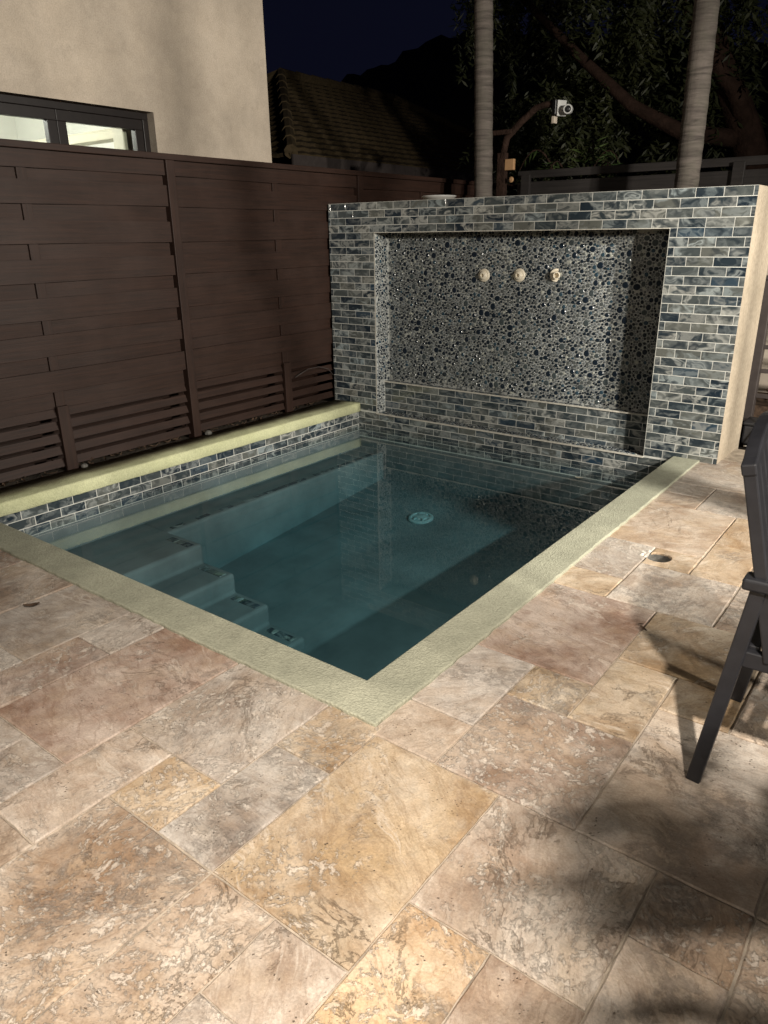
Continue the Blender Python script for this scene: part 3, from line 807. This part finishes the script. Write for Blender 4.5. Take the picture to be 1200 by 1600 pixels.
# post with arm, security camera, tan box
post = thing('wooden_post', 'reddish wooden post with a curved arm rising beside the left palm', 'post', (-2.24, 4.8, 0))
b = MB(); b.box(-2.285, -2.205, 4.77, 4.83, -.05, 2.02); b.box(-2.36, -2.15, 4.76, 4.84, 2.16, 2.20); b.build('upright', M['bark'], post, .005)
b = MB(); b.tube([(-2.25, 4.8, 1.98), (-2.21, 4.8, 2.14), (-2.08, 4.8, 2.25), (-1.94, 4.8, 2.345), (-1.86, 4.8, 2.36), (-1.735, 4.8, 2.352)], [.032, .032, .03, .028, .026, .026], 8)
b.build('arm', M['bark'], post, smooth=True)
cam_t = thing('security_camera', 'small white security camera on a square plate high among dark leaves', 'camera', (-1.69, 4.8, 2.3))
b = MB(); b.bar((-1.755, 4.8, 2.325), (-1.715, 4.78, 2.325), .10, .11); b.build('junction_box', M['black'], cam_t, .004)
b = MB(); b.bar((-1.712, 4.785, 2.316), (-1.695, 4.775, 2.316), .085, .118); b.build('mount_plate', M['plasticw'], cam_t, .004)
b = MB(); b.bar((-1.70, 4.775, 2.315), (-1.655, 4.75, 2.305), .016, .016); b.build('bracket', M['plasticw'], cam_t)
b = MB(); ax = (.32, -1, -.06); b.lathe((-1.635, 4.77, 2.299), [(.022, -.03), (.034, -.026), (.037, 0), (.037, .06), (.034, .066), (.027, .066), (.025, .050)], ax, 20)
bd = b.build('camera_body', M['plasticw'], cam_t)
b = MB(); c = Vector((-1.635, 4.77, 2.299))+Vector(ax).normalized()*.05; b.lathe(c, [(.025, 0), (.022, .008), (.010, .012)], ax, 16); b.build('lens', M['black'], bd, smooth=True)
b = MB(); b.bar((-1.775, 4.78, 2.235), (-1.745, 4.775, 2.235), .045, .055); tag(b.build('sensor_box', M['dirtyw'], bevel=.004), 'small pale square sensor hanging just below the security camera', 'sensor')
b = MB(); b.box(-2.205, -2.115, 4.765, 4.80, 1.875, 1.965); tag(b.build('utility_box', M['boxtan'], bevel=.006), 'tan square utility box fixed to the right of the reddish post', 'box')
b = MB(); b.lathe((-2.125, 4.76, 1.797), [(.022, 0), (.024, .008), (.012, .014)], '-y', 14); tag(b.build('round_knob', M['boxtan']), 'tiny round pale fitting below the tan utility box', 'fitting')

# ------------------------------------------------------------------ palms and tree
def frond(b, base, az, ln, rise, droop, lw=.022, nl=26, ll=.42, stem=None):
    base = Vector(base); d = Vector((math.cos(az), math.sin(az), 0)); pts = []
    for q in range(13):
        t = q/12
        pts.append(base + d*ln*(t*.95) + Vector((0, 0, rise*math.sin(t*1.9) - droop*t*t*t)))
    (stem or b).tube(pts, [.012*(1-.85*q/12)+.002 for q in range(13)], 5)
    side = Vector((-d.y, d.x, 0))
    for q in range(nl):
        t = .16+.82*q/(nl-1); i = min(11, int(t*12)); p = pts[i].lerp(pts[i+1], t*12-i); tang = (pts[i+1]-pts[i]).normalized()
        l = ll*(math.sin(math.pi*(.12+.84*t)))*R.uniform(.85, 1.1)
        for s in (-1, 1):
            dr = (side*s*.8 + tang*.62 + Vector((0, 0, R.uniform(-.30, .12)))).normalized()
            nrm = dr.cross(tang).normalized(); w = dr.cross(nrm).normalized()*lw*.5
            m1 = p+dr*l*.45+Vector((0, 0, -.02)); e = p+dr*l+Vector((0, 0, -.10*l/.4))
            b.add([p-w*.4, p+w*.4, m1+w, m1-w, e], [(0, 1, 2, 3), (3, 2, 4)])
def palm(base, top, r0, r1, label, seed):
    R.seed(seed)
    p = thing('palm_tree', label, 'palm tree', base, 'palm trees behind the tiled wall')
    b = MB(); pts = []; rs = []; base = Vector(base); top = Vector(top); nseg = 110
    for q in range(nseg+1):
        t = q/nseg; c = base.lerp(top, t)+Vector((.012*math.sin(t*5), .02*math.sin(t*4), 0))
        pts.append(c); rr = r0+(r1-r0)*t; rs.append(rr*(1+(.035 if q % 2 else -.01)+R.uniform(-.008, .008)))
    b.tube(pts, rs, 18); b.build('trunk', M['trunk'], p, smooth=True)
    c = MB(); st = MB()
    for k in range(15): frond(c, top+Vector((0, 0, .1)), k*2.4+seed, R.uniform(1.6, 2.2), R.uniform(.3, 1.3), R.uniform(.6, 1.8), .035, 28, .55, st)
    o = c.build('crown', M['frond'], p); st.build('frond_stem', M['frond'], o)
    return p
palm((-2.215, 4.5, -.05), (-2.45, 4.5, 6.4), .080, .070, 'slim ringed grey palm trunk beside the wooden post and white camera', 3)
palm((-.535, 4.5, -.05), (-.60, 4.5, 6.6), .086, .080, 'ringed grey palm trunk standing behind the right end of the tiled wall', 4)
R.seed(11)
tree = thing('pepper_tree', 'large dark pepper tree with drooping leaves and bent limbs behind the palms', 'tree', (-.6, 7.2, 0))
b = MB()
b.tube([(-.45, 7.2, -.05), (-.5, 7.2, .9), (-.62, 7.2, 1.7), (-.80, 7.1, 2.25), (-1.05, 7.0, 2.8), (-1.35, 7.0, 3.4), (-1.7, 7.1, 4.4)], [.24, .21, .18, .155, .13, .11, .07], 10)
b.build('trunk', M['bark'], tree, smooth=True)
for pts, r in (([(-.80, 7.1, 2.2), (-1.3, 6.7, 2.27), (-1.75, 6.5, 2.52), (-2.3, 6.4, 3.0), (-3.1, 6.5, 3.7)], .09),
               ([(-.75, 7.1, 2.2), (-.9, 6.9, 2.6), (-1.25, 6.8, 3.05), (-1.5, 6.8, 3.5), (-1.6, 6.8, 4.3)], .10),
               ([(-.7, 7.2, 1.9), (-.2, 7.3, 2.7), (.2, 7.4, 3.6), (.3, 7.4, 4.6)], .10)):
    b = MB(); b.tube(pts, [r*(1-.6*q/(len(pts)-1)) for q in range(len(pts))], 8); b.build('limb', M['bark'], tree, smooth=True)
b = MB()
clumps = [(-3.4, 7.3, 3.9, .9), (-2.5, 7.0, 4.4, .95), (-1.7, 7.2, 4.1, .9), (-2.9, 7.6, 3.1, .8), (-2.2, 7.4, 3.0, .7), (-1.5, 6.9, 3.3, .7), (-.9, 7.1, 4.3, .8), (-3.0, 6.9, 5.3, .9),
          (-1.7, 7.0, 5.3, 1.0), (-.3, 7.4, 4.9, .8), (-3.7, 7.8, 4.7, .8), (-.9, 6.8, 3.5, .5), (-2.4, 6.7, 2.5, .55), (-1.3, 7.3, 2.5, .55), (-3.5, 7.4, 2.6, .55), (.1, 7.6, 4.2, .6), (-2.0, 6.4, 3.6, .5)]
for (cx, cy, cz, cr) in clumps:
    for k in range(int(120*cr*cr)+20):
        th = R.uniform(0, 6.283); rr = cr*math.sqrt(R.random()); px, py = cx+rr*math.cos(th), cy+rr*math.sin(th)*.8
        pz = cz+R.uniform(-.2, 1.)*cr*.6; ln = R.uniform(.35, .95)*(.6+cr*.5); sway = R.uniform(-.25, .25); sw2 = R.uniform(-.2, .2)
        nl = int(ln*30)
        for q in range(nl):
            t = q/nl; p = Vector((px+sway*t*t, py+sw2*t*t, pz-ln*t+R.uniform(-.01, .01)))
            for s in (-1, 1):
                a = R.uniform(0, 6.283); d = Vector((math.cos(a)*.8, math.sin(a)*.8, R.uniform(-1.1, .35))).normalized(); l = R.uniform(.06, .13)
                w = d.orthogonal().normalized()*R.uniform(.008, .016)
                b.add([p, p+d*l*.5+w, p+d*l, p+d*l*.5-w], [(0, 1, 2, 3)])
b.build('crown', M['leaf'], tree)
# leafy shrub tufts seen under the camera
sh = thing('shrub', 'thin strappy yellow-green shrub growing under the security camera', 'shrub', (-1.85, 5.6, 0))
b = MB(); st = MB()
for k in range(10): frond(b, (-1.95+R.uniform(-.1, .1), 5.7, 1.5), R.uniform(0, 6.3), R.uniform(.35, .6), R.uniform(.45, .75), R.uniform(.1, .4), .018, 9, .22, st)
st.tube([(-1.9, 5.7, -.05), (-1.93, 5.7, .8), (-1.95, 5.7, 1.55)], [.04, .035, .03], 8)
st.build('stem', M['bark'], sh); b.build('foliage', M['frond'], sh)

# ------------------------------------------------------------------ right of the tiled wall
gate = thing('slatted_gate', 'brown slatted gate with a square post right of the cream wall end', 'gate', (.6, 4.0, 0))
b = MB(); b.box(.190, .262, 3.96, 4.03, 0, 1.05); b.box(.176, .276, 3.945, 4.045, 1.05, 1.075); b.build('post', M['gate'], gate, .004)
for z in (.10, .27, .44, .60, .76, .92):
    b = MB(); b.box(.262, 1.7, 3.985, 4.005, z, z+.028); b.build('rail', M['gate'], gate, .002)
b = MB(); b.box(1.7, 1.77, 3.96, 4.03, 0, 1.05); b.build('post', M['gate'], gate, .004)
b = MB(); b.box(-.1, 3.2, 4.6, 4.75, -.05, 1.45); tag(b.build('boundary_wall', M['dirtyw']), 'weathered cream boundary wall behind the slatted gate', 'wall')
b = MB(); b.box(.265, .62, 3.72, 3.90, .002, .13); b.box(.258, .63, 3.71, 3.91, .13, .155)
tag(b.build('storage_bin', M['bin'], bevel=.02), 'low black lidded bin on the ground before the slatted gate', 'bin')
b = MB(); b.tube([(.30, 3.66, .006), (.325, 3.655, .008), (.345, 3.67, .05), (.365, 3.69, .12), (.39, 3.70, .19), (.42, 3.74, .26)], .0055, 7)
tag(b.build('cable', M['plasticw'], smooth=True), 'white cable rising from the paving in front of the black bin', 'cable')
b = MB()
for k in range(60): leafshape(b, (R.uniform(.27, 1.2), R.uniform(4.05, 4.5), R.uniform(.2, .3)), R.uniform(.06, .14), R.uniform(.02, .05), R.uniform(0, 6.3), R.uniform(.1, .5))
b.box(.1, 1.6, 4.06, 4.58, -.05, .20)
o = b.build('dead_leaf_pile', M['dryleaf']); o['kind'] = 'stuff'; o['label'] = 'grey dead leaves piled behind the slatted gate'

# ------------------------------------------------------------------ patio chair
ch = thing('patio_chair', 'charcoal slat-back metal patio armchair turned away from the pool', 'chair', (1.25, .39, 0))
YN, YF = .167, .610
mt = M['chair']
def side(y, s):
    b = MB(); b.bar((.972, y, 0), (1.044, y, .578), .030, .036, (1, 0, 0)); b.build('leg', mt, ch, .004)
    b = MB(); b.bar((1.50, y, 0), (1.46, y, .578), .030, .036, (1, 0, 0)); b.build('leg', mt, ch, .004)
    b = MB(); b.bar((1.008, y, .592), (1.53, y, .602), .055, .030); b.build('armrest', mt, ch, .007, 3)
side(YN, 1); side(YF, -1)
# back: leaning plane from (1.075, z .44) to (.962, z .90)
def bp(y, z): return (1.066-(z-.52)*.250, y, z)
b = MB()
def arch(y): t = (y-YN)/(YF-YN); return .858+.070*math.sin(math.pi*t)**.8
path = [bp(YN, .40), bp(YN, .62), bp(YN, .80), bp(YN, .866)]
for a_, c_ in zip(path[:-1], path[1:]): pass
for yy in (YN, YF):
    b = MB(); b.bar(bp(yy, .40), bp(yy, .862), .026, .030, (1, 0, 0)); b.build('back_post', mt, ch, .004)
b = MB(); ys = [YN-.0175+(YF-YN+.035)*q/16 for q in range(17)]; vs = []; fs = []
for y in ys:
    za = arch(min(max(y, YN), YF)); c = Vector(bp(y, za)); up = Vector((-.262, 0, 1)).normalized(); nn = Vector((1, 0, .262)).normalized()
    for (s1, s2) in ((-1, -1), (1, -1), (1, 1), (-1, 1)): vs.append(c+nn*s1*.0165+up*s2*.0135)
for q in range(16):
    for k in range(4): fs.append((q*4+k, q*4+(k+1) % 4, (q+1)*4+(k+1) % 4, (q+1)*4+k))
fs += [(3, 2, 1, 0), (64, 65, 66, 67)]
b.add(vs, fs); b.build('top_rail', mt, ch, .004)
ns = 9
for k in range(ns):
    y = YN+.045+(YF-YN-.09)*k/(ns-1)
    b = MB(); b.bar(bp(y, .44), bp(y, arch(y)-.010), .033, .010, (1, 0, .26)); b.build('back_slat', mt, ch, .003)
b = MB(); b.bar(bp(YN, .435), bp(YF, .435), .03, .03); b.build('back_rail', mt, ch, .004)
b = MB()
b.bar((1.015, YN+.006, .392), (1.49, YN+.006, .402), .026, .044); b.bar((1.015, YF-.006, .392), (1.49, YF-.006, .402), .026, .044)
b.bar((1.02, YN, .392), (1.02, YF, .392), .03, .044); b.bar((1.485, YN, .402), (1.485, YF, .402), .03, .044); b.build('seat_frame', mt, ch, .004)
for k in range(9):
    x = 1.045+k*.051; b = MB(); b.box(x-.021, x+.021, YN+.012, YF-.012, .413, .425); b.build('seat_slat', mt, ch, .003)

# ------------------------------------------------------------------ potted palm beside the photographer (its fronds shade the paving)
R.seed(21)
PPX, PPY = 2.35, -1.48
pp = thing('potted_palm', 'potted areca palm at the right of the patio, mostly out of view', 'potted plant', (PPX, PPY, 0))
b = MB(); b.lathe((PPX, PPY, 0), [(.15, 0), (.19, .02), (.23, .38), (.25, .40), (.25, .44), (.22, .44), (.21, .40)], 'z', 28); b.build('pot', M['dirtyw'], pp, smooth=False)
f = MB(); st = MB()
for (az, ln, ri, dr, h) in ((2.64, .90, .40, .15, 1.52), (2.76, .80, .40, .12, 1.5), (2.48, .72, .42, .12, 1.5), (2.2, .6, .5, .2, 1.5), (.2, .8, .6, .3, 1.5), (1.1, .8, .6, .3, 1.5), (5.2, .8, .6, .3, 1.5), (6.0, .7, .5, .3, 1.4)):
    st.tube([(PPX, PPY, .38), (PPX+.05*math.cos(az), PPY+.05*math.sin(az), .38+(h-.38)*.5), (PPX+.1*math.cos(az), PPY+.1*math.sin(az), h)], [.018, .015, .012], 6)
    frond(f, (PPX+.1*math.cos(az), PPY+.1*math.sin(az), h), az, ln, ri, dr, .036, 15, .38, st)
f.build('fronds', M['frond'], pp); st.build('stems', M['frond'], pp)
sp = thing('slender_palm', 'slender young palm by the side light, out of view to the right', 'palm tree', (2.38, 1.82, 0))
b = MB(); b.tube([(2.39, 1.83, -.02), (2.38, 1.825, 1.2), (2.36, 1.84, 2.4), (2.34, 1.85, 3.4)], [.055, .052, .050, .045], 14); b.build('trunk', M['trunk'], sp, smooth=True)
b = MB(); b.tube([(2.37, 1.83, 1.70), (2.33, 1.71, 1.88), (2.31, 1.63, 2.05), (2.305, 1.62, 2.45), (2.30, 1.64, 2.9)], [.02, .02, .02, .02, .018], 10); b.build('trunk', M['trunk'], sp, smooth=True)
f = MB(); st = MB()
for k in range(11): frond(f, (2.34, 1.85, 3.4), k*2.4, R.uniform(.8, 1.1), R.uniform(.3, .6), R.uniform(.5, .9), .035, 20, .38, st)
f.build('fronds', M['frond'], sp); st.build('stems', M['frond'], sp)

# ------------------------------------------------------------------ light
def lamp(name, loc, power, col, r, kind='POINT'):
    l = bpy.data.lights.new(name, kind); l.energy = power; l.color = col
    if kind == 'POINT': l.shadow_soft_size = r
    o = bpy.data.objects.new(name, l); o.location = loc; COL.objects.link(o); return o
pl = lamp('patio_floodlight', (2.3, -2.2, 3.5), 1640, (1., .90, .785), .06, 'SPOT')
pl.data.shadow_soft_size = .06; pl.data.spot_size = rad(65); pl.data.spot_blend = 1.
pl.rotation_euler = (Vector((.95, -.86, 0))-pl.location).to_track_quat('-Z', 'Y').to_euler()
sl = lamp('side_floodlight', (3.3, 1.5, 2.2), 950, (1., .94, .84), .035, 'SPOT')
sl.data.shadow_soft_size = .035; sl.data.spot_size = rad(74); sl.data.spot_blend = .7
sl.rotation_euler = (Vector((-1.7, 2.75, .75))-sl.location).to_track_quat('-Z', 'Y').to_euler()
hl = lamp('house_floodlight', (5.5, -.5, 2.25), 1900, (1., .93, .82), .15, 'SPOT')
hl.data.shadow_soft_size = .15; hl.data.spot_size = rad(66); hl.data.spot_blend = .8
hl.rotation_euler = (Vector((-3.1, 3.45, 2.1))-hl.location).to_track_quat('-Z', 'Y').to_euler()
lamp('added_fill_lamp', (.6, -4.2, 2.7), 170, (1., .90, .76), .3)  # added unseen fill lamp, lifts the shadows in the niche and on the deck
rl = lamp('room_light', (-5.2, .9, 2.5), 135, (1., .97, .90), .2)

w = bpy.data.worlds.new("World"); sc.world = w; w.use_nodes = True
nt = w.node_tree; bg = nt.nodes['Background']
bg.inputs[0].default_value = (.0028, .0032, .0085, 1); bg.inputs[1].default_value = 1.
sc.view_settings.view_transform = 'Standard'; sc.view_settings.look = 'None'; sc.view_settings.gamma = 1; sc.view_settings.exposure = 0

# ------------------------------------------------------------------ camera
yaw, pitch, roll = rad(-37.655), rad(-20.678), rad(-.732)
cy, sy, cp, sp = math.cos(yaw), math.sin(yaw), math.cos(pitch), math.sin(pitch)
fw = Vector((sy*cp, cy*cp, sp)); r = Vector((cy, -sy, 0)); u = r.cross(fw)
cr, sr = math.cos(roll), math.sin(roll)
r2 = r*cr+u*sr; u2 = u*cr-r*sr
cd = bpy.data.cameras.new('camera'); co = bpy.data.objects.new('camera', cd); COL.objects.link(co)
mat = Matrix(((r2.x, u2.x, -fw.x, 1.28695), (r2.y, u2.y, -fw.y, -1.566), (r2.z, u2.z, -fw.z, 1.3547), (0, 0, 0, 1)))
co.matrix_world = mat
cd.sensor_fit = 'HORIZONTAL'; cd.sensor_width = 36; cd.lens = 1147.4/1200*36; cd.clip_end = 2000; cd.clip_start = .02
sc.camera = co
sc.cycles.max_bounces = 8; sc.cycles.transparent_max_bounces = 16
sc.cycles.caustics_reflective = False; sc.cycles.caustics_refractive = False
